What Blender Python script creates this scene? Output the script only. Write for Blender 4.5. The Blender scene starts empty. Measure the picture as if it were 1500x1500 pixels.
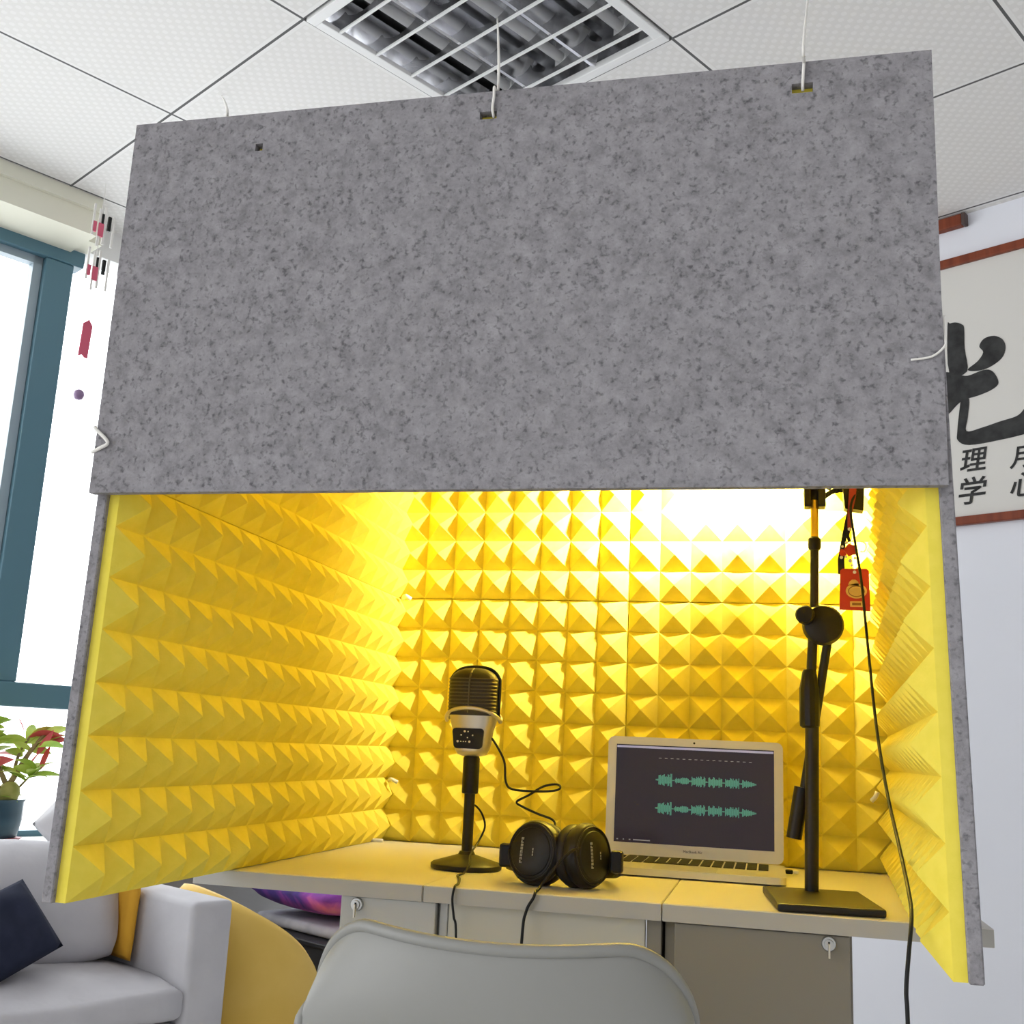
import bpy, bmesh, math, random
from mathutils import Vector, Matrix
random.seed(7)
PI = math.pi
C = bpy.context.scene.collection
TH = math.radians(59.09)                       # the room is turned against the booth
OX, OY = -0.756, 0.85                          # a ceiling grid crossing
CEIL = 2.56
A = Vector((math.cos(TH), math.sin(TH), 0)); B = Vector((-math.sin(TH), math.cos(TH), 0))
def room(a, b, z=0.0): return Vector((OX, OY, 0)) + A*a + B*b + Vector((0, 0, z))

# ------------------------------------------------------------------ materials
def mat(name, col, rough=0.6, metal=0.0, spec=0.5, emit=None, estr=0.0):
    m = bpy.data.materials.new(name); m.use_nodes = True
    p = m.node_tree.nodes['Principled BSDF']
    p.inputs['Base Color'].default_value = (*col, 1); p.inputs['Roughness'].default_value = rough
    p.inputs['Metallic'].default_value = metal; p.inputs['Specular IOR Level'].default_value = spec
    if emit: p.inputs['Emission Color'].default_value = (*emit, 1); p.inputs['Emission Strength'].default_value = estr
    return m
def nodes(m): return m.node_tree.nodes, m.node_tree.links, m.node_tree.nodes['Principled BSDF']
def noisy(name, c1, c2, scale, rough=0.8, detail=4, bump=0.0, bscale=None, lo=0.35, hi=0.65, stretch=(1, 1, 1), spec=0.3):
    m = mat(name, c1, rough, spec=spec); N, L, p = nodes(m)
    tc = N.new('ShaderNodeTexCoord'); mp = N.new('ShaderNodeMapping'); mp.inputs['Scale'].default_value = stretch
    L.new(tc.outputs['Object'], mp.inputs['Vector'])
    n = N.new('ShaderNodeTexNoise'); n.inputs['Scale'].default_value = scale; n.inputs['Detail'].default_value = detail
    L.new(mp.outputs['Vector'], n.inputs['Vector'])
    r = N.new('ShaderNodeValToRGB'); r.color_ramp.elements[0].position = lo; r.color_ramp.elements[1].position = hi
    r.color_ramp.elements[0].color = (*c1, 1); r.color_ramp.elements[1].color = (*c2, 1)
    L.new(n.outputs['Fac'], r.inputs['Fac']); L.new(r.outputs['Color'], p.inputs['Base Color'])
    if bump:
        n2 = N.new('ShaderNodeTexNoise'); n2.inputs['Scale'].default_value = bscale or scale; n2.inputs['Detail'].default_value = 3
        L.new(tc.outputs['Object'], n2.inputs['Vector'])
        b = N.new('ShaderNodeBump'); b.inputs['Strength'].default_value = bump; b.inputs['Distance'].default_value = 0.01
        L.new(n2.outputs['Fac'], b.inputs['Height']); L.new(b.outputs['Normal'], p.inputs['Normal'])
    return m

def felt_material():
    m = mat('felt', (.2, .2, .2), 0.95, spec=0.1); N, L, p = nodes(m)
    tc = N.new('ShaderNodeTexCoord')
    n1 = N.new('ShaderNodeTexNoise'); n1.inputs['Scale'].default_value = 55; n1.inputs['Detail'].default_value = 6; n1.inputs['Roughness'].default_value = 0.75
    n2 = N.new('ShaderNodeTexNoise'); n2.inputs['Scale'].default_value = 170; n2.inputs['Detail'].default_value = 4; n2.inputs['Distortion'].default_value = .3
    L.new(tc.outputs['Object'], n1.inputs['Vector']); L.new(tc.outputs['Object'], n2.inputs['Vector'])
    r1 = N.new('ShaderNodeValToRGB'); e = r1.color_ramp.elements
    e[0].position = 0.30; e[0].color = (.185, .178, .190, 1); e[1].position = 0.72; e[1].color = (.345, .334, .354, 1)
    r2 = N.new('ShaderNodeValToRGB'); e = r2.color_ramp.elements
    e[0].position = 0.27; e[0].color = (.46, .46, .47, 1); e[1].position = 0.46; e[1].color = (1, 1, 1, 1)
    L.new(n1.outputs['Fac'], r1.inputs['Fac']); L.new(n2.outputs['Fac'], r2.inputs['Fac'])
    mx = N.new('ShaderNodeMix'); mx.data_type = 'RGBA'; mx.blend_type = 'MULTIPLY'; mx.inputs['Factor'].default_value = 1
    L.new(r1.outputs['Color'], mx.inputs['A']); L.new(r2.outputs['Color'], mx.inputs['B'])
    L.new(mx.outputs['Result'], p.inputs['Base Color'])
    b = N.new('ShaderNodeBump'); b.inputs['Strength'].default_value = 0.35; b.inputs['Distance'].default_value = 0.003
    L.new(n1.outputs['Fac'], b.inputs['Height']); L.new(b.outputs['Normal'], p.inputs['Normal'])
    return m

def ceiling_material():
    m = mat('ceiling_tile', (.8, .79, .77), 0.85, spec=0.2); N, L, p = nodes(m)
    tc = N.new('ShaderNodeTexCoord'); sx = N.new('ShaderNodeSeparateXYZ'); L.new(tc.outputs['Object'], sx.inputs[0])
    def mth(op, a, b=None):
        n = N.new('ShaderNodeMath'); n.operation = op
        for i, v in enumerate((a, b)):
            if v is None: continue
            if isinstance(v, (int, float)): n.inputs[i].default_value = v
            else: L.new(v, n.inputs[i])
        return n.outputs[0]
    def line(v, half):                                        # joints of the 0.6 m grid
        f = mth('SUBTRACT', v, mth('MULTIPLY', mth('ROUND', mth('DIVIDE', v, 0.6)), 0.6))
        return mth('LESS_THAN', mth('ABSOLUTE', f), half)
    joint = mth('MAXIMUM', line(sx.outputs[0], .0035), line(sx.outputs[1], .0035))
    rim = mth('MAXIMUM', line(sx.outputs[0], .013), line(sx.outputs[1], .013))
    dx = mth('SINE', mth('MULTIPLY', sx.outputs[0], 2*PI/.03)); dy = mth('SINE', mth('MULTIPLY', sx.outputs[1], 2*PI/.03))
    dots = mth('GREATER_THAN', mth('MULTIPLY', dx, dy), .25)
    def mix(f, a, b):
        n = N.new('ShaderNodeMix'); n.data_type = 'RGBA'
        L.new(f, n.inputs['Factor'])
        for k, v in (('A', a), ('B', b)):
            if isinstance(v, tuple): n.inputs[k].default_value = (*v, 1)
            else: L.new(v, n.inputs[k])
        return n.outputs['Result']
    c = mix(dots, (.80, .785, .76), (.86, .845, .825)); c = mix(rim, c, (.86, .85, .83)); c = mix(joint, c, (.12, .12, .12))
    L.new(c, p.inputs['Base Color']); return m

GLOW = (-.25, -.14, -.03)                                     # the print's bright nebula
def galaxy_material():
    m = mat('galaxy_print', (.1, .05, .2), 0.7); N, L, p = nodes(m)
    tc = N.new('ShaderNodeTexCoord'); n = N.new('ShaderNodeTexNoise'); n.inputs['Scale'].default_value = 5; n.inputs['Detail'].default_value = 6; n.inputs['Distortion'].default_value = .8
    L.new(tc.outputs['Object'], n.inputs['Vector'])
    r = N.new('ShaderNodeValToRGB'); e = r.color_ramp.elements
    e[0].position = .3; e[0].color = (.02, .015, .07, 1); e[1].position = .75; e[1].color = (.95, .45, .28, 1)
    for pos, col in ((.46, (.07, .03, .25, 1)), (.56, (.35, .06, .42, 1)), (.64, (.85, .2, .4, 1))):
        q = e.new(pos); q.color = col
    g = N.new('ShaderNodeVectorMath'); g.operation = 'DISTANCE'; L.new(tc.outputs['Object'], g.inputs[0]); g.inputs[1].default_value = GLOW
    mr = N.new('ShaderNodeMapRange'); mr.inputs['From Max'].default_value = .20; mr.inputs['To Min'].default_value = .30; mr.inputs['To Max'].default_value = -.12; L.new(g.outputs['Value'], mr.inputs['Value'])
    ad = N.new('ShaderNodeMath'); L.new(n.outputs['Fac'], ad.inputs[0]); L.new(mr.outputs['Result'], ad.inputs[1])
    L.new(ad.outputs[0], r.inputs['Fac']); L.new(r.outputs['Color'], p.inputs['Base Color']); return m

def glass_material():
    m = bpy.data.materials.new('window_glass'); m.use_nodes = True; N, L = m.node_tree.nodes, m.node_tree.links
    N.clear(); o = N.new('ShaderNodeOutputMaterial'); t = N.new('ShaderNodeBsdfTransparent'); g = N.new('ShaderNodeBsdfGlossy')
    g.inputs['Roughness'].default_value = .02; t.inputs['Color'].default_value = (.97, .98, .98, 1)
    mx = N.new('ShaderNodeMixShader'); mx.inputs[0].default_value = .05
    L.new(t.outputs[0], mx.inputs[1]); L.new(g.outputs[0], mx.inputs[2]); L.new(mx.outputs[0], o.inputs[0]); return m

M = dict(
    felt=felt_material(), foam=noisy('yellow_foam', (.81, .675, .085), (.85, .705, .10), 60, .9, spec=.15, bump=.05, bscale=400),
    ceiling=ceiling_material(), wall=mat('wall_paint', (.83, .84, .90), .9, spec=.2), wallwhite=mat('white_wall_paint', (.85, .85, .83), .9, spec=.2),
    cream=mat('cream_soffit', (.80, .79, .66), .8), floor=noisy('floor_tile', (.66, .65, .63), (.72, .71, .69), 4, .5),
    teal=mat('teal_aluminium', (.085, .19, .245), .4), white=mat('white_plastic', (.82, .82, .82), .5),
    glass=glass_material(), desk=mat('desk_laminate', (.66, .63, .57), .45), deskedge=mat('desk_edge_band', (.40, .385, .35), .5),
    cabinet=mat('grey_laminate', (.42, .42, .405), .5), taupe=mat('taupe_laminate', (.205, .185, .15), .5), beige=mat('beige_laminate', (.47, .45, .38), .5),
    black=mat('black_plastic', (.008, .008, .008), .4, spec=.25), softblack=mat('black_leatherette', (.014, .013, .012), .5, spec=.25), rubber=mat('black_rubber', (.010, .010, .010), .55, spec=.25),
    blackmetal=mat('black_powder_coat', (.016, .015, .013), .42, spec=.25), silver=mat('satin_silver', (.62, .58, .50), .35, .8), chrome=mat('chrome', (.50, .50, .49), .3, 1),
    alu=mat('laptop_aluminium', (.66, .64, .60), .38, .55), key=mat('black_key', (.008, .008, .008), .6, spec=.1), screen=mat('screen_glass', (.012, .011, .013), .10, spec=.2, emit=(.045, .036, .05), estr=.45),
    wave=mat('waveform_green', (.03, .12, .1), .4, emit=(.05, .20, .165), estr=1.0), menu=mat('menu_bar', (.1, .1, .13), .3, emit=(.26, .25, .36), estr=1.0), screentext=mat('screen_text', (.1, .1, .1), .3, emit=(.2, .2, .22), estr=.8),
    yellowmetal=mat('yellow_tube', (.72, .52, .12), .3, .9), red=mat('red_card', (.50, .022, .012), .45), redcloth=mat('red_webbing', (.33, .03, .025), .7), gold=mat('gold_foil', (.80, .55, .18), .35, .5),
    cream_dot=mat('ivory_bead', (.85, .80, .68), .4), chairgrey=mat('grey_shell_plastic', (.235, .235, .222), .42), chairyellow=noisy('yellow_upholstery', (.80, .52, .10), (.86, .58, .14), 6, .6),
    sofa=noisy('light_grey_sofa_fabric', (.52, .51, .54), (.59, .58, .61), 7, .9, bump=.25, bscale=16), navy=noisy('navy_fabric', (.012, .016, .035), (.02, .025, .05), 20, .9),
    mustard=mat('mustard_fabric', (.78, .40, .03), .85), whitefab=noisy('white_pillow_fabric', (.70, .69, .72), (.80, .79, .81), 10, .9, bump=.3, bscale=14),
    planter=noisy('dark_teal_glaze', (.012, .04, .06), (.03, .075, .10), 5, .3, stretch=(.5, .5, 4)), redtray=mat('red_tray', (.35, .02, .03), .5), soil=noisy('soil', (.03, .018, .01), (.08, .05, .03), 60, .95),
    leaf=noisy('leaf', (.26, .44, .04), (.55, .66, .12), 9, .5), leafred=mat('red_leaf', (.65, .09, .09), .5), stem=noisy('stem', (.16, .14, .05), (.30, .22, .09), 20, .7), bulb=noisy('plant_bulb', (.24, .25, .05), (.40, .36, .11), 20, .6),
    paper=mat('scroll_paper', (.72, .70, .66), .9, spec=.1), wood=noisy('red_brown_wood', (.17, .035, .015), (.24, .055, .022), 8, .45, stretch=(6, .4, .4)), ink=noisy('ink', (.022, .022, .022), (.05, .05, .05), 30, .8),
    cord=mat('white_cord', (.80, .78, .74), .8), mirror=mat('mirror_louver', (.82, .82, .84), .12, 1), mirrordark=mat('louver_side', (.42, .42, .43), .22, .95), tube=mat('fluorescent_tube', (.50, .50, .50), .4), whitemetal=mat('white_enamel', (.85, .85, .84), .4),
    galaxy=galaxy_material(), crate=mat('black_crate', (.012, .012, .016), .5), greycloth=noisy('grey_cloth', (.42, .42, .47), (.55, .55, .6), 14, .9), pinkred=mat('rose_red_card', (.62, .10, .17), .6), purple=mat('purple_bead', (.28, .18, .32), .4),
    lampglow=mat('lamp_bulb', (1, .9, .7), .4, emit=(1.0, .93, .80), estr=4100.0))

# ------------------------------------------------------------------ builders
def tag(o, label=None, cat=None, group=None, kind=None):
    for k, v in (('label', label), ('category', cat), ('group', group), ('kind', kind)):
        if v: o[k] = v
    return o
def empty(name, loc=(0, 0, 0), rz=0.0, label=None, cat=None, group=None):
    o = bpy.data.objects.new(name, None); C.objects.link(o); o.empty_display_size = .05
    o.location = loc; o.rotation_euler = (0, 0, rz); return tag(o, label, cat, group)
def obj(name, bm, m, parent=None, smooth=False, angle=None, loc=None, rz=None):
    me = bpy.data.meshes.new(name)
    bmesh.ops.recalc_face_normals(bm, faces=bm.faces[:])
    if smooth:
        for f in bm.faces: f.smooth = True
        if angle:
            for e in bm.edges:
                if len(e.link_faces) == 2 and e.calc_face_angle(0) > angle: e.smooth = False
    bm.to_mesh(me); bm.free()
    ms = m if isinstance(m, (list, tuple)) else [m]
    for q in ms: me.materials.append(M[q] if isinstance(q, str) else q)
    o = bpy.data.objects.new(name, me); C.objects.link(o)
    if parent: o.parent = parent
    if loc is not None: o.location = loc
    if rz is not None: o.rotation_euler = (0, 0, rz)
    return o
def box(bm, x0, x1, y0, y1, z0, z1, bev=0.0, seg=2, mtx=None):
    r = bmesh.ops.create_cube(bm, size=1); vs = r['verts']
    for v in vs: v.co = Vector(((x0+x1)/2+v.co.x*(x1-x0), (y0+y1)/2+v.co.y*(y1-y0), (z0+z1)/2+v.co.z*(z1-z0)))
    if mtx is not None:
        for v in vs: v.co = mtx @ v.co
    if bev:
        es = list({e for v in vs for e in v.link_edges})
        bmesh.ops.bevel(bm, geom=es, offset=bev, segments=seg, profile=.5, affect='EDGES')
    return bm
def newbox(*a, **k): return box(bmesh.new(), *a, **k)
def frame_of(d):
    d = d.normalized(); u = d.cross(Vector((0, 0, 1)))
    if u.length < 1e-4: u = Vector((1, 0, 0))
    u.normalize(); return u, d.cross(u).normalized()
def ringtube(bm, pts, rad, n=10, caps=True):
    pts = [Vector(p) for p in pts]; rings = []; u0 = None
    for i, p in enumerate(pts):
        d = (pts[min(i+1, len(pts)-1)]-pts[max(i-1, 0)]).normalized()
        if u0 is None: u, w = frame_of(d)
        else:
            u = (u0-d*u0.dot(d)); u = u.normalized() if u.length > 1e-6 else frame_of(d)[0]; w = d.cross(u)
        u0 = u; r = rad[i] if isinstance(rad, (list, tuple)) else rad
        rings.append([bm.verts.new(p+(u*math.cos(2*PI*k/n)+w*math.sin(2*PI*k/n))*r) for k in range(n)])
    for a, b in zip(rings, rings[1:]):
        for k in range(n): bm.faces.new((a[k], a[(k+1) % n], b[(k+1) % n], b[k]))
    if caps: bm.faces.new(rings[0]); bm.faces.new(rings[-1][::-1])
    return bm
def spline(pts, per=8):
    P = [Vector(p) for p in pts]; out = []
    for i in range(len(P)-1):
        p0, p1, p2, p3 = P[max(i-1, 0)], P[i], P[i+1], P[min(i+2, len(P)-1)]
        for k in range(per):
            t = k/per
            out.append(.5*((2*p1)+(p2-p0)*t+(2*p0-5*p1+4*p2-p3)*t*t+(3*p1-p0-3*p2+p3)*t**3))
    return out+[P[-1]]
def cable(pts, r, n=8, per=8): return ringtube(bmesh.new(), spline(pts, per), r, n)
def lathe(bm, prof, n=28, mtx=None, sx=1.0, sy=1.0):
    rings = []
    for r, z in prof:
        if r < 1e-6: rings.append([bm.verts.new((0, 0, z))])
        else: rings.append([bm.verts.new((r*sx*math.cos(2*PI*k/n), r*sy*math.sin(2*PI*k/n), z)) for k in range(n)])
    for a, b in zip(rings, rings[1:]):
        for k in range(n):
            q = (k+1) % n
            if len(a) == 1 and len(b) == 1: break
            if len(a) == 1: bm.faces.new((a[0], b[q], b[k]))
            elif len(b) == 1: bm.faces.new((a[k], a[q], b[0]))
            else: bm.faces.new((a[k], a[q], b[q], b[k]))
    if len(rings[0]) > 1: bm.faces.new(rings[0][::-1])
    if len(rings[-1]) > 1: bm.faces.new(rings[-1])
    if mtx is not None:
        for r in rings:
            for v in r: v.co = mtx @ v.co
    return bm
def prism(bm, poly, depth, mtx):
    a = [bm.verts.new(mtx @ Vector((x, y, 0))) for x, y in poly]; b = [bm.verts.new(mtx @ Vector((x, y, depth))) for x, y in poly]
    bm.faces.new(a); bm.faces.new(b[::-1]); n = len(poly)
    for i in range(n): bm.faces.new((a[i], a[(i+1) % n], b[(i+1) % n], b[i]))
    return bm
def smoothpoly(poly, per=5):
    n = len(poly); out = []
    for i in range(n):
        p0, p1, p2, p3 = [Vector((*poly[(i+k) % n], 0)) for k in (-1, 0, 1, 2)]
        for k in range(per):
            t = k/per; q = .5*((2*p1)+(p2-p0)*t+(2*p0-5*p1+4*p2-p3)*t*t+(3*p1-p0-3*p2+p3)*t**3); out.append((q.x, q.y))
    return out
def rrect(w, h, r, n=5):
    out = []
    for cx, cy, a0 in ((w/2-r, h/2-r, 0), (-w/2+r, h/2-r, PI/2), (-w/2+r, -h/2+r, PI), (w/2-r, -h/2+r, 1.5*PI)):
        for k in range(n+1): out.append((cx+r*math.cos(a0+PI/2*k/n), cy+r*math.sin(a0+PI/2*k/n)))
    return out
def aim(p, d):                                    # local z along d
    u, w = frame_of(Vector(d)); d = Vector(d).normalized()
    return Matrix(((u.x, w.x, d.x, p[0]), (u.y, w.y, d.y, p[1]), (u.z, w.z, d.z, p[2]), (0, 0, 0, 1)))
def axes(o, x, y):                                # local x, y and z = x cross y
    x = Vector(x).normalized(); y = Vector(y).normalized(); z = x.cross(y)
    return Matrix(((x.x, y.x, z.x, o[0]), (x.y, y.y, z.y, o[1]), (x.z, y.z, z.z, o[2]), (0, 0, 0, 1)))
def pillow_bm(w, h, t, p=2.6, n=18, sag=0.0, wr=0.0):
    bm = bmesh.new(); g = {}
    for s in (1, -1):
        for i in range(n+1):
            for j in range(n+1):
                x, y = 2*i/n-1, 2*j/n-1; edge = i in (0, n) or j in (0, n)
                if s == -1 and edge: continue
                k = max(0, (1-abs(x)**p)*(1-abs(y)**p))**.5
                pinch = 1-.05*(abs(x)**4)*(1-abs(y)**2); pin2 = 1-.05*(abs(y)**4)*(1-abs(x)**2)
                wv = wr*math.sin(7*x+3*y*y+4*y)*k
                g[(s, i, j)] = bm.verts.new((x*w/2*pin2, y*h/2*pinch-sag*(1-y)*.0, s*k*t/2+wv))
    def v(s, i, j): return g[(1, i, j)] if i in (0, n) or j in (0, n) else g[(s, i, j)]
    for s in (1, -1):
        for i in range(n):
            for j in range(n): bm.faces.new((v(s, i, j), v(s, i+1, j), v(s, i+1, j+1), v(s, i, j+1)))
    return bm
def text(body, size, loc, parent, m, name='lettering', rot=None, extrude=.0004, align='CENTER'):
    cu = bpy.data.curves.new(name, 'FONT'); cu.body = body; cu.size = size; cu.extrude = extrude; cu.align_x = align; cu.align_y = 'CENTER'
    if m == 'ink': cu.shear = .18; cu.offset = size*.012
    cu.materials.append(M[m]); o = bpy.data.objects.new(name, cu); C.objects.link(o); o.parent = parent
    o.location = loc
    dg = bpy.context.evaluated_depsgraph_get(); dg.update(); me = bpy.data.meshes.new_from_object(o.evaluated_get(dg)); me.materials.clear(); me.materials.append(M[m])
    bpy.data.objects.remove(o); bpy.data.curves.remove(cu)
    o = bpy.data.objects.new(name, me); C.objects.link(o); o.parent = parent; o.location = loc
    if rot: o.rotation_euler = rot
    return o

# ------------------------------------------------------------------ the room
def struct(name, bm, m, loc=True, **k):
    o = obj(name, bm, m, **k)
    if loc: o.location = (OX, OY, 0); o.rotation_euler = (0, 0, TH)
    o['kind'] = 'structure'; return o
struct('floor', newbox(-3.3, 1.9, -4.8, 1.5, -.1, 0), 'floor')
bm = bmesh.new()                                           # suspended ceiling with the opening for the light
for x0, x1, y0, y1 in ((-3.3, 0, -4.8, 1.5), (.6, 1.93, -4.8, 1.5), (0, .6, -4.8, -.6), (0, .6, 0, 1.5)): box(bm, x0, x1, y0, y1, CEIL, CEIL+.02)
struct('ceiling', bm, 'ceiling')
struct('wall_right', newbox(1.83, 1.93, -4.8, 1.5, 0, CEIL), 'wall')
bm = bmesh.new()                                           # window wall: low wall under the sill, lintel and the piers
box(bm, -3.3, 1.83, 1.40, 1.50, 0, .60); box(bm, -3.3, 1.83, 1.40, 1.50, 2.46, CEIL); box(bm, 1.15, 1.83, 1.40, 1.50, .60, 2.46); box(bm, -3.3, -2.055, 1.40, 1.50, .6, 2.46)
struct('wall_left', bm, 'wallwhite')
struct('trim_1', newbox(-3.3, 1.15, 1.10, 1.44, .585, .628, bev=.005), 'whitemetal')     # window ledge
bm = bmesh.new(); box(bm, -3.3, .105, 1.22, 1.40, 2.44, CEIL-.001); box(bm, -3.3, .105, 1.205, 1.22, CEIL-.045, CEIL-.001); box(bm, -3.3, .16, 1.30, 1.40, 2.452, 2.50)
struct('trim_2', bm, 'cream')                              # curtain box under the ceiling
w1 = empty('window_1', (OX, OY, 0), TH); w1['kind'] = 'structure'
bm = bmesh.new()
box(bm, -2.055, .155, 1.40, 1.47, 2.40, 2.452, bev=.004); box(bm, -2.055, 1.15, 1.40, 1.47, 1.000, 1.072, bev=.004)
box(bm, -2.055, 1.15, 1.41, 1.47, .628, .645)
for a in (.078, -1.0, -2.01): box(bm, a-.043, a+.047, 1.405, 1.47, 1.072, 2.40, bev=.004)
obj('window_frame', bm, 'teal', w1)
bm = bmesh.new()
for a0, a1 in ((-.953, .033),):                            # opening sash seen as the paler inner border
    box(bm, a1-.028, a1, 1.425, 1.46, 1.072, 2.40); box(bm, a0, a0+.028, 1.425, 1.46, 1.072, 2.40); box(bm, a0, a1, 1.425, 1.46, 2.375, 2.40); box(bm, a0, a1, 1.425, 1.46, 1.072, 1.095)
obj('sash', bm, mat('pale_teal_sash', (.30, .38, .43), .4), w1)
obj('pane', newbox(-2.055, 1.15, 1.445, 1.449, .645, 2.452), 'glass', w1)

# framed calligraphy on the right wall, local x = -b (towards the viewer's right), z up
cal = empty('calligraphy_scroll', room(1.83, -.75, 0), 0, 'framed white calligraphy scroll with bold black brush character beside the grey booth', 'wall scroll')
MX = axes((0, 0, 0), -B, (0, 0, 1))                          # x right along the wall, y up, z out of the wall into the room
if MX.to_3x3() @ Vector((0, 0, 1)) @ A > 0: raise RuntimeError
cal.rotation_euler = MX.to_euler()
def calbox(name, x0, x1, y0, y1, z0, z1, m, bev=0): return obj(name, newbox(x0, x1, y0, y1, z0, z1, bev=bev), m, cal)
calbox('backing', -.75, .95, 1.64, 2.405, .002, .010, 'paper')
calbox('frame_rail', -.76, .96, 2.398, 2.424, .001, .022, 'wood', .003)
calbox('frame_rail', -.76, .96, 1.617, 1.641, .001, .022, 'wood', .003)
S = dict(
 a=[(-.716, 2.217), (-.724, 2.224), (-.741, 2.223), (-.758, 2.213), (-.764, 2.198), (-.763, 2.139), (-.767, 2.067), (-.716, 2.073)],
 b=[(-.700, 2.078), (-.740, 2.064), (-.768, 2.053), (-.814, 2.061), (-.839, 2.051), (-.853, 2.016), (-.836, 1.999), (-.795, 1.988), (-.748, 1.981), (-.709, 1.949), (-.690, 1.940), (-.66, 1.98), (-.67, 2.06)],
 c=[(-.805, 2.134), (-.819, 2.154), (-.848, 2.156), (-.871, 2.139), (-.877, 2.113), (-.865, 2.085), (-.831, 2.066), (-.798, 2.062), (-.769, 2.071), (-.799, 2.091), (-.815, 2.114)],
 d=[(-.751, 1.999), (-.769, 1.982), (-.763, 1.93), (-.758, 1.889), (-.803, 1.892), (-.852, 1.901), (-.896, 1.908), (-.916, 1.923), (-.929, 1.947), (-.933, 1.984), (-.955, 1.988), (-.949, 1.875), (-.925, 1.856), (-.849, 1.848), (-.764, 1.847), (-.733, 1.865), (-.732, 1.891), (-.741, 1.956)])
bm = bmesh.new()
for k, poly in enumerate(S.values()):
    pp = [(-(b+.75), z) for b, z in poly]
    prism(bm, smoothpoly(pp, 4), .001+.0002*k, Matrix.Translation((0, 0, .0102)))
obj('brush_character', bm, 'ink', cal)
for ch, b, z, s in (('理', -.770, 1.797, .075), ('学', -.762, 1.707, .082), ('月', -.905, 1.787, .068), ('心', -.903, 1.708, .075)):
    text(ch, s, (-(b+.75), z, .0112), cal, 'ink', 'small_character', extrude=.0006)
rail = empty('wall_rail', room(1.83, -.775, 2.536), 0, 'short red-brown wooden rail near ceiling above the calligraphy scroll', 'rail'); rail.rotation_euler = MX.to_euler()
obj('bar', newbox(-.7, 0, -.018, .018, .001, .026, bev=.003), 'wood', rail); obj('end_cap', newbox(0, .012, -.019, .019, .001, .028, bev=.003), mat('dark_end_cap', (.08, .05, .045), .5), rail)

# recessed ceiling light with louvers, local frame = room grid
lt = empty('ceiling_light', room(0, -.6, CEIL), TH, 'recessed square ceiling light with mirrored louvers above the grey booth', 'ceiling light')
bm = bmesh.new()
for x0, x1, y0, y1 in ((.004, .03, .004, .596), (.57, .596, .004, .596), (.03, .57, .004, .03), (.03, .57, .57, .596)): box(bm, x0, x1, y0, y1, -.006, .012, bev=.002)
obj('frame', bm, 'whitemetal', lt)
bm = bmesh.new(); box(bm, .01, .59, .01, .59, .085, .09)
for x0, x1, y0, y1 in ((.01, .014, .01, .59), (.586, .59, .01, .59), (.014, .586, .01, .014), (.014, .586, .586, .59)): box(bm, x0, x1, y0, y1, .005, .085)
obj('housing', bm, 'mirrordark', lt)
for yc in (.115, .300, .485):
    t = obj('tube', ringtube(bmesh.new(), [(.05, yc, .058), (.55, yc, .058)], .013, 14), 'tube', lt, smooth=True, angle=.8)
    for xh in (.03, .548): obj('tube_holder', newbox(xh, xh+.022, yc-.017, yc+.017, .035, .085), 'white', t)
for yc in (.03, .2075, .3925, .57):                          # long mirrored ridges of triangular section
    bm = bmesh.new()
    prism(bm, [(-.004, 0), (.004, 0), (.022, .07), (-.022, .07)], .54, axes((.03, yc, .002), (0, 1, 0), (0, 0, 1)))
    obj('reflector_ridge', bm, 'mirror', lt)
for i in range(5):                                          # cross blades, deep at the ridges and cut away in a curve under each tube
    xc = .08+.11*i; bm = bmesh.new()
    for yc in (.115, .300, .485):
        poly = [(-.09, -.002), (.09, -.002), (.09, .062)]+[(.075*math.cos(k*PI/12), .058-.045*math.sin(k*PI/12)) for k in range(13)]+[(-.09, .062)]
        prism(bm, poly, .004, axes((xc, yc, 0), (0, 1, 0), (0, 0, 1)))
    bl = obj('louver_blade', bm, 'mirrordark', lt)
    obj('blade_edge', newbox(xc-.0005, xc+.0055, .03, .57, -.006, -.001), 'whitemetal', bl)

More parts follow.
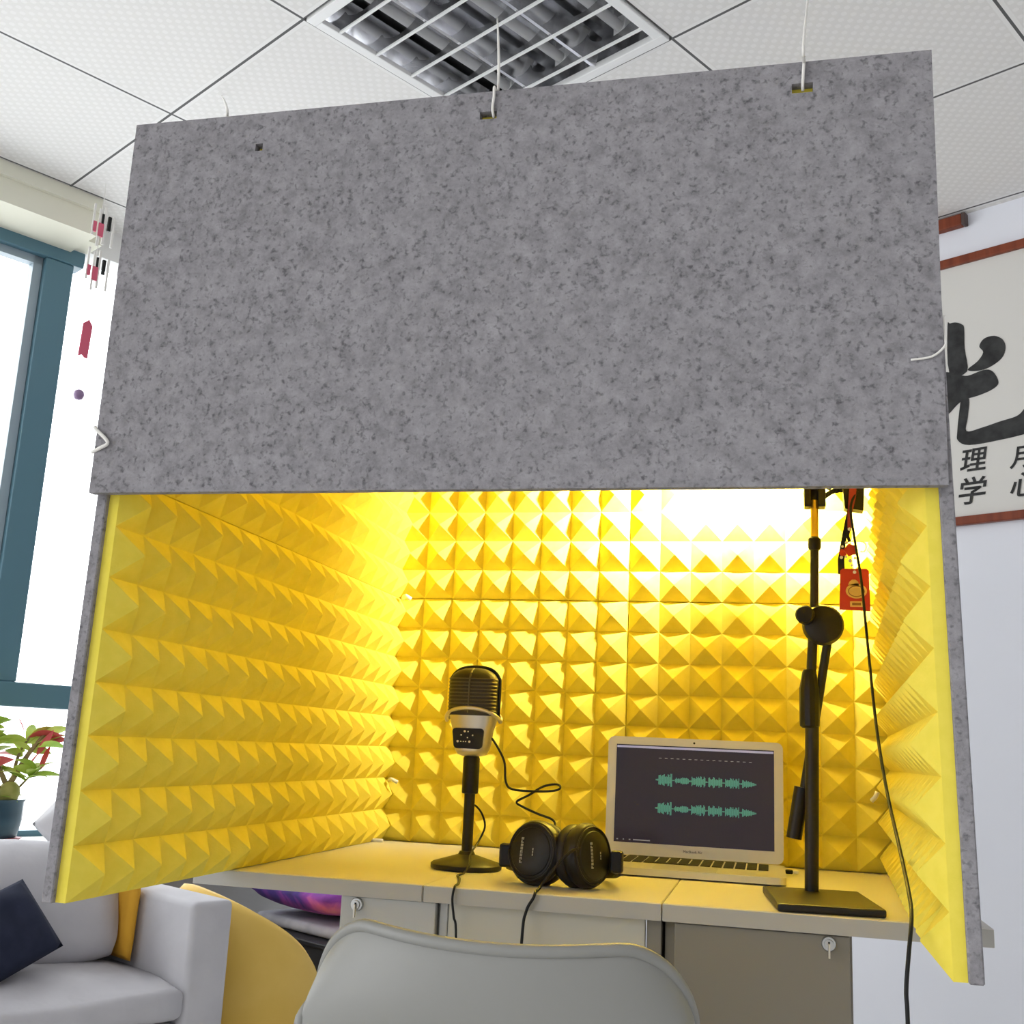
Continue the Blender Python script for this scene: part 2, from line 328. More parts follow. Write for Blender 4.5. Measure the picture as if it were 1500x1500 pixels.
# ------------------------------------------------------------------ the booth
CELL = .0625
def foam_tile(name, parent, nu, nv, cu, cv, org, U, V, W, base=.013, h=.0255):
    """pyramid foam: nu x nv pyramids on a slab, U and V in the panel, W away from the felt"""
    bm = bmesh.new(); org, U, V, W = Vector(org), Vector(U), Vector(V), Vector(W); g = .0006
    def P(u, v, w): return org+U*u+V*v+W*w
    grid = {}
    for i in range(nu+1):
        for j in range(nv+1):
            u = min(max(i*cu, g), nu*cu-g); v = min(max(j*cv, g), nv*cv-g)
            grid[i, j] = bm.verts.new(P(u, v, base))
    low = {k: bm.verts.new(P(min(max(k[0]*cu, g), nu*cu-g), min(max(k[1]*cv, g), nv*cv-g), 0)) for k in ((0, 0), (nu, 0), (nu, nv), (0, nv))}
    t = .0022
    for i in range(nu):
        for j in range(nv):
            q = [grid[i, j], grid[i+1, j], grid[i+1, j+1], grid[i, j+1]]
            uc, vc = (i+.5)*cu, (j+.5)*cv                     # slightly blunt tips
            ap = [bm.verts.new(P(uc+a*t, vc+b*t, base+h)) for a, b in ((-.5, -.5), (.5, -.5), (.5, .5), (-.5, .5))]
            for k in range(4): bm.faces.new((q[k], q[(k+1) % 4], ap[(k+1) % 4], ap[k]))
            bm.faces.new(ap)
    bm.faces.new((low[0, 0], low[nu, 0], low[nu, nv], low[0, nv]))
    bm.faces.new([low[0, 0]]+[grid[i, 0] for i in range(nu+1)]+[low[nu, 0]]); bm.faces.new([low[0, nv]]+[grid[i, nv] for i in range(nu+1)]+[low[nu, nv]])
    bm.faces.new([low[0, 0]]+[grid[0, j] for j in range(nv+1)]+[low[0, nv]]); bm.faces.new([low[nu, 0]]+[grid[nu, j] for j in range(nv+1)]+[low[nu, nv]])
    return obj(name, bm, 'foam', parent)
Z0 = .7505
def side_panel(sx, loc, rz, ry, label):
    """sx = +1: foam towards +x (left panel)"""
    r = empty('acoustic_panel', loc, rz, label, 'acoustic panel', 'foam-lined booth panels'); r.rotation_euler = (0, ry, rz)
    obj('felt_board', newbox(min(0, sx*.014), max(0, sx*.014), -.006, 1.064, 0, .961, bev=.0015, seg=1), 'felt', r)
    for i in range(2):
        for j in range(2): foam_tile('foam_tile', r, 8+i, 8-j, CELL, CELL, (sx*.014, i*.5, j*.5), (0, 1, 0), (0, 0, 1), (sx, 0, 0))
    return r
side_panel(1, (-.5245, -.029, Z0), 0, math.radians(.6), 'left felt side panel lined with yellow pyramid foam, facing the microphone')
side_panel(-1, (.4745, -.029, Z0), -math.radians(3.0), -math.radians(1.2), 'right felt side panel lined with yellow pyramid foam, beside the boom stand')
bk = empty('acoustic_panel', (0, 1.034, Z0), 0, 'felt back panel lined with yellow pyramid foam, behind the laptop', 'acoustic panel', 'foam-lined booth panels')
obj('felt_board', newbox(-.505, .505, .013, .027, 0, .961), 'felt', bk)
for i in range(2):
    for j in range(2): foam_tile('foam_tile', bk, 8, 8-j, CELL, CELL, (-.5+.5*i, .013, j*.5), (1, 0, 0), (0, 0, 1), (0, -1, 0))
tp = empty('acoustic_panel', (0, 0, Z0+.962), 0, 'roof felt panel lined with yellow foam, glimpsed through the slots of the grey front', 'acoustic panel', 'foam-lined booth panels')
obj('felt_board', newbox(-.512, .450, -.030, 1.06, 0, .013), 'felt', tp)
foam_tile('foam_tile', tp, 13, 15, .0595, .0625, (-.42, .035, 0), (1, 0, 0), (0, 1, 0), (0, 0, -1))

# front panel with three cut slots
FX0, FX1, FZ0, FZ1 = -.5215, .4575, 1.2247, 1.7187
slots = [(-.348, -.338, 1.666, 1.676), (-.056, -.035, 1.682, 1.692), (.308, .331, 1.680, 1.692)]
xs = sorted({FX0, FX1, *[s[0] for s in slots], *[s[1] for s in slots]}); zs = sorted({FZ0, FZ1, *[s[2] for s in slots], *[s[3] for s in slots]})
bm = bmesh.new(); vv = {}
def gv(i, j, k):
    if (i, j, k) not in vv: vv[i, j, k] = bm.verts.new((xs[i], (-.049, -.037)[k], zs[j]))
    return vv[i, j, k]
def hole(i, j):
    if not (0 <= i < len(xs)-1 and 0 <= j < len(zs)-1): return True
    return any(s[0] <= (xs[i]+xs[i+1])/2 <= s[1] and s[2] <= (zs[j]+zs[j+1])/2 <= s[3] for s in slots)
for i in range(len(xs)-1):
    for j in range(len(zs)-1):
        if hole(i, j): continue
        for k in (0, 1): bm.faces.new((gv(i, j, k), gv(i+1, j, k), gv(i+1, j+1, k), gv(i, j+1, k)))
        for (di, dj), (p, q) in {(-1, 0): ((i, j), (i, j+1)), (1, 0): ((i+1, j), (i+1, j+1)), (0, -1): ((i, j), (i+1, j)), (0, 1): ((i, j+1), (i+1, j+1))}.items():
            if hole(i+di, j+dj): bm.faces.new((gv(*p, 0), gv(*q, 0), gv(*q, 1), gv(*p, 1)))
fp = obj('felt_front_panel', bm, 'felt'); tag(fp, 'large speckled grey felt front panel hanging across the top of the booth', 'acoustic panel')

foam_tile('foam_lining', fp, 13, 6, .0615, .068, (-.43, -.0368, 1.288), (1, 0, 0), (0, 0, 1), (0, 1, 0), .010, .026)

# cords: three hang the front, small ties lace the corners
def cord(pts, label, r=.0017, group='white suspension ropes', name='suspension_rope', cat='rope'):
    return tag(obj(name, cable(pts, r, 8, 5), 'cord', smooth=True), label, cat, group)
cord([(-.400, -.0335, 1.705), (-.401, -.0335, 1.728), (-.46, .06, 1.81), (-1.092, 1.10, 2.558)], 'white rope from the left end of the grey front panel up to the ceiling')
cord([(-.040, -.043, 1.687), (-.040, -.0515, 1.694), (-.039, -.0515, 1.710), (-.039, -.0515, 1.7225), (-.039, -.035, 1.7235), (-.05, .0, 1.80), (-.31, .904, 2.548)], 'white rope from the middle slot of the grey front panel up to the ceiling light')
cord([(.320, -.043, 1.686), (.320, -.0515, 1.693), (.321, -.0515, 1.710), (.322, -.0515, 1.7225), (.3225, -.035, 1.7235), (.324, .0, 1.79), (.372, .844, 2.558)], 'white rope from the rightmost slot of the grey front panel up to the ceiling')
def tie(pts, label, r=.003): return cord(pts, label, r, 'corner ties', 'cord_tie', 'cord tie')
tie([(-.527, -.045, 1.309), (-.521, -.052, 1.304), (-.502, -.0525, 1.287), (-.512, -.052, 1.280), (-.525, -.048, 1.276)], 'white cord tie notched into the left edge of the grey front panel', .0022)
tie([(.425, -.0515, 1.358), (.446, -.0515, 1.361), (.4585, -.0515, 1.372), (.4600, -.046, 1.384), (.4605, -.045, 1.408)], 'thin cord tie at the right edge of the grey front panel', .0012)
tie([(-.478, 1.012, 1.247), (-.466, .992, 1.249), (-.455, .995, 1.243)], 'small white tie at the back left corner, high on the yellow foam', .005)
tie([(-.482, 1.012, .871), (-.470, .992, .873), (-.458, .995, .868)], 'small white tie at the back left corner, low on the yellow foam', .004)
tie([(.462, .985, .882), (.468, .98, .889), (.472, .98, .898)], 'small white tie at the back right corner of the yellow foam behind the boom stand', .0045)
tie([(-.50, .972, .7545), (-.487, .967, .7545), (-.472, .97, .7545)], 'small white tie on the desk in the back left corner under the foam', .0035)

# lamp hanging from the roof above the front panel's lower edge, its shade turned to the back foam
lp = empty('booth_lamp', (.21, .875, 1.655), 0, 'small lamp hanging from the booth roof with its shade turned to the back foam', 'lamp')
obj('lamp_cord', ringtube(bmesh.new(), [(0, 0, .008), (0, 0, -.06)], .003, 8), 'black', lp)
obj('socket', lathe(bmesh.new(), [(.012, -.06), (.016, -.064), (.017, -.10), (.013, -.104)]), 'black', lp, smooth=True, angle=.6)
obj('bulb', lathe(bmesh.new(), [(.010, -.104), (.013, -.112), (.022, -.132), (.024, -.142), (.020, -.156), (.010, -.164), (0, -.166)]), 'lampglow', lp, smooth=True)
bm = bmesh.new(); ra = []
for k in range(17):
    a_ = PI-.15+(PI+.4)*k/16; ra.append([bm.verts.new((q*math.cos(a_), q*math.sin(a_), z)) for q, z in ((.036, -.10), (.036, -.176), (.038, -.176), (.038, -.10))])
for p_, q_ in zip(ra, ra[1:]):
    for k in range(4): bm.faces.new((p_[k], p_[(k+1) % 4], q_[(k+1) % 4], q_[k]))
bm.faces.new(ra[0]); bm.faces.new(ra[-1][::-1])
prism(bm, [(.036*math.cos(2*PI*k/20), .036*math.sin(2*PI*k/20)) for k in range(20)], .003, Matrix.Translation((0, 0, -.179)))
obj('lamp_shade', bm, 'whitemetal', lp, smooth=True, angle=.6)

# ------------------------------------------------------------------ desk
dk = empty('desk', (0, 0, 0), 0, 'pale laminate desk with grey drawer front carrying the microphone and laptop', 'desk')
def deskbox(name, par, m, *b, bev=.001): return obj(name, newbox(*b, bev=bev, seg=1), m, par)
def top(name, par, x0, x1):
    o = obj(name, newbox(x0, x1, .378, 1.075, .727, .750, bev=.0012, seg=1), 'desk', par)
    obj('edge_band', newbox(x0+.0008, x1-.0008, .3765, .3785, .7275, .7488), 'deskedge', o); return o
top('desktop', dk, -.56, -.2012); top('desktop', dk, -.1998, .1368)
lc = deskbox('drawer_front', dk, 'cabinet', -.325, -.182, .384, .400, .08, .7265)
def lock(par, x, z):
    l = obj('lock', lathe(bmesh.new(), [(.0095, 0), (.0095, .003), (.0085, .0045), (.006, .0045), (.0055, .0075), (0, .0078)], 20, aim((x, .384, z), (0, -1, 0))), 'chrome', par, smooth=True, angle=.5)
    obj('keyhole', newbox(x-.0012, x+.0012, .3755, .3765, z-.004, z+.003), 'black', l)
    bm = bmesh.new(); box(bm, x-.0012, x+.0012, .3835-.012, .3765, z-.017, z+.001, bev=.0004, seg=1); obj('key', bm, 'silver', l)
lock(lc, -.300, .716)
deskbox('side_board', dk, 'cabinet', -.178, -.166, .392, .98, .0, .7265)
deskbox('cabinet_body', dk, 'cabinet', -.325, -.180, .402, .95, .06, .7265)
deskbox('modesty_panel', dk, 'beige', -.165, .114, .392, .404, .10, .7265)
deskbox('end_board', dk, 'taupe', .116, .136, .395, .99, .0, .7265)
deskbox('end_board', dk, 'cabinet', -.33, -.326, .41, .99, .0, .7265)
d2 = empty('side_cabinet', (0, 0, 0), 0, 'taupe drawer cabinet with its own pale top under the black boom stand', 'cabinet')
top('cabinet_top', d2, .1382, .556)
deskbox('cabinet_body', d2, 'taupe', .140, .385, .404, .98, .04, .7265)
dr = deskbox('drawer_front', d2, 'taupe', .1545, .3815, .384, .402, .06, .7255); lock(dr, .3545, .7155)
deskbox('plinth', d2, 'taupe', .15, .375, .42, .96, .0, .04)

# ------------------------------------------------------------------ laptop
lx, ly = .1425, .915
lap = empty('laptop', (lx, ly, .7505), 0, 'silver laptop showing green audio waveforms on its dark screen', 'laptop')
W2 = .1625
bm = bmesh.new(); prism(bm, rrect(.325, .227, .012), .011, Matrix.Translation((0, -.1135, .002))); obj('base', bm, 'alu', lap)
for x in (-.13, .13):
    for y in (-.03, -.20): obj('foot', lathe(bmesh.new(), [(.006, 0), (.006, .0025)], 12, Matrix.Translation((x, y, 0))), 'rubber', lap)
bm = bmesh.new()
for r in range(6):
    n = 14 if r < 5 else 10
    for k in range(n):
        w = .272/14
        if r == 5 and 3 <= k <= 3: x0, x1 = -.136+3*w, -.136+8*w
        elif r == 5: x0 = -.136+(k if k < 3 else k+4)*w; x1 = x0+w
        else: x0 = -.136+k*w; x1 = x0+w
        y1 = -.022-.0175*r; box(bm, x0+.0014, x1-.0014, y1-.0155, y1, .0128, .0146, bev=.0006, seg=1)
obj('keyboard', bm, 'key', lap)
obj('trackpad', newbox(-.052, .052, -.215, -.140, .0129, .0134), mat('trackpad_glass', (.52, .50, .46), .3, .4), lap)
TL = math.radians(4)                                       # screen leans back a little
LM = axes((0, -.003, .012), (1, 0, 0), (0, math.sin(TL), math.cos(TL)))   # x right, y up the lid, z towards the viewer
bm = bmesh.new(); prism(bm, rrect(.322, .214, .012), -.006, LM @ Matrix.Translation((0, .109, 0))); ld = obj('lid', bm, 'alu', lap)
def onlid(name, x0, x1, y0, y1, z, m, par=ld, d=.0005):
    bm = bmesh.new(); prism(bm, [(x0, y0), (x1, y0), (x1, y1), (x0, y1)], d, LM @ Matrix.Translation((0, 0, z))); return obj(name, bm, m, par)
sc = onlid('screen', -.145, .145, .024, .2015, .0001, 'screen')
onlid('menu_bar', -.144, .144, .1955, .1995, .0007, 'menu', sc, .0003)
rw = random.Random(3)
for yc in (.139, .088):
    bm = bmesh.new(); x = -.070; i = 0; rr = random.Random(11)
    while x < .112:
        seg = int((x+.07)/.0305); env = (0.95, .55, .8, .8, .75, 1.0)[min(seg, 5)]*(1 if (x+.07) % .0305 > .004 else .15)
        if x > .085: env *= max(.2, 1-(x-.085)/.03)
        h = .0125*env*(.45+.55*rr.random())
        prism(bm, [(x, yc-h), (x+.0012, yc-h), (x+.0012, yc+h), (x, yc+h)], .0003, LM @ Matrix.Translation((0, 0, .0007))); x += .0017; i += 1
    obj('waveform', bm, 'wave', sc)
bm = bmesh.new()
for x0, x1, y in ((-.14, -.137, .029), (-.128, -.126, .029), (-.117, -.114, .029), (-.109, -.078, .029)): prism(bm, [(x0, y-.001), (x1, y-.001), (x1, y+.001), (x0, y+.001)], .0003, LM @ Matrix.Translation((0, 0, .0007)))
for k in range(16): prism(bm, [(-.065+.011*k, .178), (-.060+.011*k, .178), (-.060+.011*k, .179), (-.065+.011*k, .179)], .0003, LM @ Matrix.Translation((0, 0, .0007)))
obj('status_text', bm, 'screentext', sc)
obj('webcam', lathe(bmesh.new(), [(.002, 0), (.002, .0006), (0, .0006)], 16, LM @ Matrix.Translation((0, .2085, 0))), 'black', ld)
t = text('MacBook Air', .0065, LM @ Vector((0, .0135, .0004)), ld, 'black', rot=LM.to_euler(), extrude=.0002)
obj('hinge', ringtube(bmesh.new(), [(-.115, -.002, .010), (.115, -.002, .010)], .0045, 12), 'black', lap)
pl = obj('charging_plug', newbox(.163, .176, -.045, -.032, .003, .010, bev=.002), 'black', lap)
obj('cable_sleeve', newbox(.1765, .186, -.0425, -.0345, .0035, .0095, bev=.002), 'white', pl)

# ------------------------------------------------------------------ desktop microphone
mx, my = -.2035, .618
mic = empty('desktop_microphone', (mx, my, .7503), math.radians(-4), 'retro desktop microphone with dark domed grille on a round black base', 'microphone')
obj('base', lathe(bmesh.new(), [(.056, 0), (.058, .002), (.058, .008), (.055, .0105), (.030, .018), (.014, .023), (.0115, .028), (0, .028)], 40), 'blackmetal', mic, smooth=True, angle=.5)
obj('pole', ringtube(bmesh.new(), [(0, 0, .02), (0, 0, .135)], .0088, 20), 'blackmetal', mic, smooth=True, angle=.8)
obj('sleeve', lathe(bmesh.new(), [(.010, .119), (.0135, .120), (.0138, .124), (.0138, .176), (.012, .180)], 24), 'black', mic, smooth=True, angle=.6)
def loft(bm, sections, n=36, e=2.8):
    rings = []
    for z, hw, hd in sections:
        ring = []
        for k in range(n):
            a = 2*PI*k/n; c, s = math.cos(a), math.sin(a)
            ring.append(bm.verts.new((hw*math.copysign(abs(c)**(2/e), c), hd*math.copysign(abs(s)**(2/e), s), z)))
        rings.append(ring)
    for a, b in zip(rings, rings[1:]):
        for k in range(n): bm.faces.new((a[k], a[(k+1) % n], b[(k+1) % n], b[k]))
    bm.faces.new(rings[0][::-1]); bm.faces.new(rings[-1]); return bm
obj('body', loft(bmesh.new(), [(.180, .016, .014), (.183, .024, .019), (.190, .0285, .022), (.200, .031, .0235), (.222, .034, .0245), (.236, .0385, .026), (.246, .040, .027)]), 'silver', mic, smooth=True, angle=.7)
bm = bmesh.new(); pp = [(x*(1 + (y)*4.0), y) for x, y in rrect(.052, .033, .006)]; prism(bm, pp, .004, axes((0, -.0215, .2085), (1, 0, 0), (0, -.09, 1)))
cp = obj('control_plate', bm, 'black', mic)
bm = bmesh.new()
for x, z, r in ((-.005, .2195, .0018), (.001, .2193, .0011), (-.011, .2135, .0013), (.009, .2135, .0013), (0, .2095, .001), (-.017, .203, .0019), (-.0115, .203, .001), (-.007, .203, .001), (-.003, .203, .001), (.0035, .203, .0019)):
    lathe(bm, [(r, 0), (r, .001), (0, .001)], 10, aim((x, -.0263+(.2085-z)*.09, z), (0, -1, 0)))
obj('indicator_dots', bm, 'cream_dot', cp)
bm = bmesh.new(); ring = []                                 # the silver bow swept around the head, ends pulled down
for k in range(25):
    a = PI*(k/24); ring.append((-.0475*math.cos(a), -.031*math.sin(a), .237+.021*math.sin(a)))
ringtube(bm, ring, .0034, 10); ring2 = [(x, -y*.9, z) for x, y, z in ring]; ringtube(bm, ring2, .0030, 8)
obj('silver_bow', bm, 'silver', mic, smooth=True)
secs = [(.246, .0405, .027), (.250, .0425, .029), (.300, .0425, .029), (.306, .0418, .0285), (.314, .037, .025), (.320, .029, .020), (.324, .018, .013), (.3255, .006, .004)]
gr = obj('grille', loft(bmesh.new(), secs, 40, 3.2), mat('grille_mesh', (.035, .030, .020), .5, .4), mic, smooth=True, angle=.7)
bm = bmesh.new()
for k in range(10):
    z = .254+.0058*k; lp_ = []
    for q in range(41):
        a = PI+PI*q/40; c, s = math.cos(a), math.sin(a); e = 3.2
        lp_.append((.0425*math.copysign(abs(c)**(2/e), c), .0294*math.copysign(abs(s)**(2/e), s), z))
    ringtube(bm, lp_[3:-3], .0012, 6)
ringtube(bm, [(0, -.0298, .25), (0, -.0298, .300), (0, -.0292, .308), (0, -.025, .316), (0, -.014, .3235)], .0016, 6)
obj('grille_bars', bm, mat('grille_bar', (.10, .085, .055), .4, .5), gr)
bm = bmesh.new()
edge = [(-.0432, 0, .246), (-.0434, 0, .300), (-.0415, 0, .310), (-.034, 0, .319), (-.022, 0, .325), (0, 0, .3275), (.022, 0, .325), (.034, 0, .319), (.0415, 0, .310), (.0434, 0, .300), (.0432, 0, .246)]
ringtube(bm, spline(edge, 4), .003, 8); obj('grille_rim', bm, 'black', gr, smooth=True)
def rel(pts, o, rz=0):
    c, s = math.cos(-rz), math.sin(-rz); out = []
    for x, y, z in pts:
        dx, dy = x-o[0], y-o[1]; out.append((dx*c-dy*s, dx*s+dy*c, z-o[2]))
    return out
mo = (mx, my, .7503); mr = math.radians(-4)
obj('usb_cable', cable(rel([(-.176, .618, .962), (-.168, .620, .957), (-.149, .623, .925), (-.1445, .623, .892), (-.132, .623, .880), (-.088, .62, .879), (-.060, .616, .882), (-.052, .62, .887), (-.060, .628, .8915), (-.082, .628, .887), (-.105, .623, .872), (-.124, .62, .8605), (-.112, .618, .853), (-.086, .612, .844), (-.061, .605, .837), (-.0545, .598, .828), (-.058, .592, .815), (-.070, .59, .78), (-.09, .60, .756), (-.13, .66, .7535), (-.05, .75, .7535), (-.03, .80, .754), (-.022, .805, .757)], mo, mr), .0019, 8, 6), 'rubber', mic, smooth=True)
tag(obj('audio_cable', cable([(-.20, .70, .7535), (-.204, .645, .77), (-.2045, .632, .82), (-.2015, .634, .849), (-.194, .640, .846), (-.186, .645, .833), (-.182, .645, .815), (-.1885, .63, .792), (-.189, .588, .7765), (-.181, .555, .7645), (-.185, .540, .753), (-.1845, .50, .7525), (-.170, .46, .7525), (-.155, .40, .7525), (-.153, .3745, .7515), (-.1545, .3705, .735), (-.151, .370, .712), (-.146, .37, .68), (-.14, .36, .5), (-.13, .33, .2), (-.12, .30, .004), (-.02, .25, .003)], .0017, 8, 6), 'rubber', smooth=True), 'thin black cable crossing the round microphone base and hanging over the desk edge', 'cable')

# ------------------------------------------------------------------ headphones
hp = empty('headphones', (-.022, .472, .7503), 0, 'black over-ear headphones lying on the desk in front of the laptop', 'headphones')
def earcup(cx, cy, yaw, tilt, cord_side):
    d = Vector((math.sin(yaw)*math.cos(tilt), -math.cos(yaw)*math.cos(tilt), math.sin(tilt)))     # outer face normal
    MT = aim((cx, cy, .0465), d)
    cup = obj('ear_cup', lathe(bmesh.new(), [(.030, -.012), (.041, -.010), (.0445, -.003), (.0445, .004), (.0415, .011), (.036, .0145), (.0335, .0150), (.0325, .0165), (.024, .0195), (.012, .0208), (0, .021)], 40, MT, 1.0, 1.04), 'black', hp, smooth=True, angle=.5)
    obj('ear_pad', lathe(bmesh.new(), [(.020, -.014), (.022, -.030), (.030, -.0345), (.039, -.032), (.0435, -.024), (.043, -.015), (.040, -.0105)], 36, MT, 1.0, 1.04), 'softblack', cup, smooth=True)
    bm = bmesh.new(); ringtube(bm, [MT @ Vector((.0385*math.cos(2*PI*k/36), .04*math.sin(2*PI*k/36), .0142)) for k in range(37)], .0013, 6)
    obj('cup_ring', bm, 'blackmetal', cup, smooth=True)
    up = Vector((0, 0, 1))-d*d.z; up.normalize(); sd = up.cross(d)
    T = Matrix(((sd.x, up.x, d.x, cx), (sd.y, up.y, d.y, cy), (sd.z, up.z, d.z, .0465), (0, 0, 0, 1)))
    bm = bmesh.new(); rr = random.Random(5)                  # worn lettering along the cap
    for k in range(8):
        y = -.0175+.0047*k
        for (x0, x1, y0, y1) in ((-.0085, -.0072, y, y+.0036), (-.0085, -.0048, y+(.0026 if k % 2 else 0), y+(.0036 if k % 2 else .001)), (-.0060, -.0048, y, y+(.0036 if k % 3 else .0018))):
            prism(bm, [(x0, y0), (x1, y0), (x1, y1), (x0, y1)], .0026, T @ Matrix.Translation((-.006, 0, .0188)))
    for k in range(3): prism(bm, [(.006, -.006+.004*k), (.0075, -.006+.004*k), (.0075, -.003+.004*k), (.006, -.003+.004*k)], .0016, T @ Matrix.Translation((0, 0, .0198)))
    obj('cap_lettering', bm, 'screentext2', cup)
    return T
M['screentext2'] = mat('printed_grey', (.35, .33, .28), .5)
T1 = earcup(-.035, -.004, math.radians(-20), math.radians(8), 1)
T2 = earcup(.040, -.002, math.radians(60), math.radians(6), 1)
# yokes and the headband lying back on the desk
arc = [(-.076, .004, .034), (-.082, .030, .030), (-.078, .075, .022), (-.055, .120, .016), (-.015, .145, .014), (.025, .142, .014), (.055, .112, .018), (.072, .070, .024), (.082, .030, .032), (.0835, .008, .036)]
def strap(bm, pts, hw, ht):
    P = spline(pts, 5); rings = []
    for i, p in enumerate(P):
        d = (P[min(i+1, len(P)-1)]-P[max(i-1, 0)]).normalized(); s = d.cross(Vector((0, 0, 1))).normalized(); u = s.cross(d)
        rings.append([bm.verts.new(p+s*a*ht+u*b*hw) for a, b in ((-1, -1), (1, -1), (1, 1), (-1, 1))])
    for a, b in zip(rings, rings[1:]):
        for k in range(4): bm.faces.new((a[k], a[(k+1) % 4], b[(k+1) % 4], b[k]))
    bm.faces.new(rings[0]); bm.faces.new(rings[-1][::-1]); return bm
obj('headband', strap(bmesh.new(), arc, .013, .0045), 'softblack', hp, smooth=True, angle=.6)
obj('yoke', newbox(-.092, -.062, -.004, .012, .022, .056, bev=.004), 'black', hp); obj('yoke', newbox(.075, .093, -.002, .014, .024, .056, bev=.004), 'black', hp)
obj('cord', cable(rel([(.020, .447, .812), (.004, .425, .806), (-.012, .415, .790), (-.031, .405, .764), (-.037, .395, .7535), (-.037, .376, .7525), (-.0385, .3705, .745), (-.048, .370, .726), (-.0525, .37, .686), (-.055, .36, .5), (-.05, .34, .2), (-.04, .30, .004), (.05, .24, .003)], (-.022, .472, .7503)), .0021, 8, 6), 'rubber', hp, smooth=True)

# ------------------------------------------------------------------ boom stand
px, py = .3395, .560
bs = empty('boom_stand', (px, py, .7503), 0, 'black microphone boom stand on a flat square base by the right panel', 'microphone stand')
T = Matrix.Rotation(math.radians(6), 4, 'Z')
obj('base_plate', newbox(-.068, .072, -.172, .030, 0, .011, bev=.003, mtx=T), 'blackmetal', bs)
def tub(name, p0, p1, r, m, par=bs, n=18): return obj(name, ringtube(bmesh.new(), [p0, p1], r, n), m, par, smooth=True, angle=.8)
tub('pole', (0, 0, .010), (.004, 0, .30), .0103, 'blackmetal')
obj('clutch_grip', lathe(bmesh.new(), [(.011, .246), (.0145, .249), (.0150, .255), (.0150, .305), (.0125, .318), (.0105, .330), (.0085, .334)], 12), 'black', bs, smooth=True, angle=.5)
tub('inner_tube', (.003, 0, .33), (.0075, 0, .41), .0075, 'blackmetal')
jn = obj('joint', lathe(bmesh.new(), [(.024, -.018), (.030, -.014), (.031, -.006), (.031, .006), (.028, .012), (.018, .016), (0, .017)], 30, aim((.021, -.006, .402), (0, -1, 0))), 'black', bs, smooth=True, angle=.5)
obj('knob', lathe(bmesh.new(), [(.0135, 0), (.0145, .003), (.0145, .012), (.012, .015), (0, .0155)], 14, aim((-.005, -.020, .414), (-.15, -1, .05))), 'black', jn, smooth=True, angle=.5)
tub('boom_tube', (.008, 0, .40), (.0105, 0, .535), .0066, 'blackmetal')
tub('boom_rear', (.031, .006, .395), (-.018, .012, .10), .0068, 'blackmetal')
tub('counterweight', (-.012, .0115, .158), (-.0245, .0125, .083), .0115, 'black')
obj('collar', lathe(bmesh.new(), [(.0078, .520), (.0098, .523), (.0102, .530), (.0098, .538), (.0072, .541)], 20, Matrix.Translation((.0103, 0, 0))), 'black', bs, smooth=True, angle=.6)
tub('yellow_tube', (.0105, 0, .538), (.0112, 0, .60), .0062, 'yellowmetal')  # upper tube section, coloured a metallic yellow
bm = bmesh.new(); box(bm, -.005, .006, -.013, .013, .588, .63, bev=.002); box(bm, .016, .028, -.013, .013, .588, .63, bev=.002); box(bm, -.005, .028, -.013, .013, .618, .64, bev=.002); box(bm, .005, .017, .004, .013, .588, .62)
cl = obj('clamp', bm, 'black', bs)
bm = bmesh.new(); ringtube(bm, spline([(.024, 0, .604), (.035, -.002, .612), (.044, 0, .616), (.058, 0, .617), (.068, 0, .622)], 4), .0042, 8)
ringtube(bm, spline([(.026, .003, .628), (.034, 0, .619), (.040, 0, .628), (.047, 0, .62)], 4), .0028, 8); ringtube(bm, [(.040, -.002, .640), (.047, -.003, .612)], .004, 8); ringtube(bm, [(.052, 0, .64), (.058, 0, .625), (.064, 0, .616)], .002, 6)
obj('swivel_arm', bm, 'black', cl, smooth=True)
bm = bmesh.new(); prism(bm, [(-.013, .0), (.015, -.004), (.017, .035), (.012, .048), (-.010, .052), (-.016, .044)], .024, axes((.069, .012, .585), (1, 0, 0), (0, 0, 1)))
box(bm, .058, .064, -.012, .008, .583, .597); obj('holder', bm, 'black', bs)

# card on a lanyard hanging from the holder
lc2 = empty('lanyard_card', (px+.068, py-.017, 1.37), 0, 'red card with gold emblem and plum charm hanging by a lanyard from the boom stand', 'lanyard card')
def ribbon(pts, w, m, name, par, d=.0012):
    bm = bmesh.new(); P = [Vector(p) for p in pts]; q = []
    for i, p in enumerate(P):
        dd = (P[min(i+1, len(P)-1)]-P[max(i-1, 0)]).normalized(); s = Vector((dd.z, 0, -dd.x)); ww = w[i] if isinstance(w, list) else w
        q.append([bm.verts.new(p+s*ww+Vector((0, e, 0))) for e in (0, -d)]+[bm.verts.new(p-s*ww+Vector((0, e, 0))) for e in (-d, 0)])
    for a, b in zip(q, q[1:]):
        for k in range(4): bm.faces.new((a[k], a[(k+1) % 4], b[(k+1) % 4], b[k]))
    bm.faces.new(q[0]); bm.faces.new(q[-1][::-1]); return obj(name, bm, m, par)
ribbon([(.001, 0, .004), (-.001, 0, -.02), (-.005, 0, -.045), (-.006, 0, -.072)], [.0055, .0052, .0034, .0028], 'redcloth', 'red_strap', lc2)
ribbon([(-.004, .003, -.03), (-.010, .003, -.06), (-.016, .003, -.095), (-.019, .002, -.118), (-.019, .0015, -.140)], [.0025, .003, .004, .005, .005], 'rubber', 'black_strap', lc2)
ribbon([(-.006, -.001, -.068), (-.009, -.001, -.080), (-.006, -.001, -.09)], .0024, 'rubber', 'cord_knot', lc2)
obj('bead', lathe(bmesh.new(), [(0, -.003), (.0026, -.0015), (.0026, .0015), (0, .003)], 12, Matrix.Translation((-.006, -.003, -.070))), 'cream_dot', lc2, smooth=True)
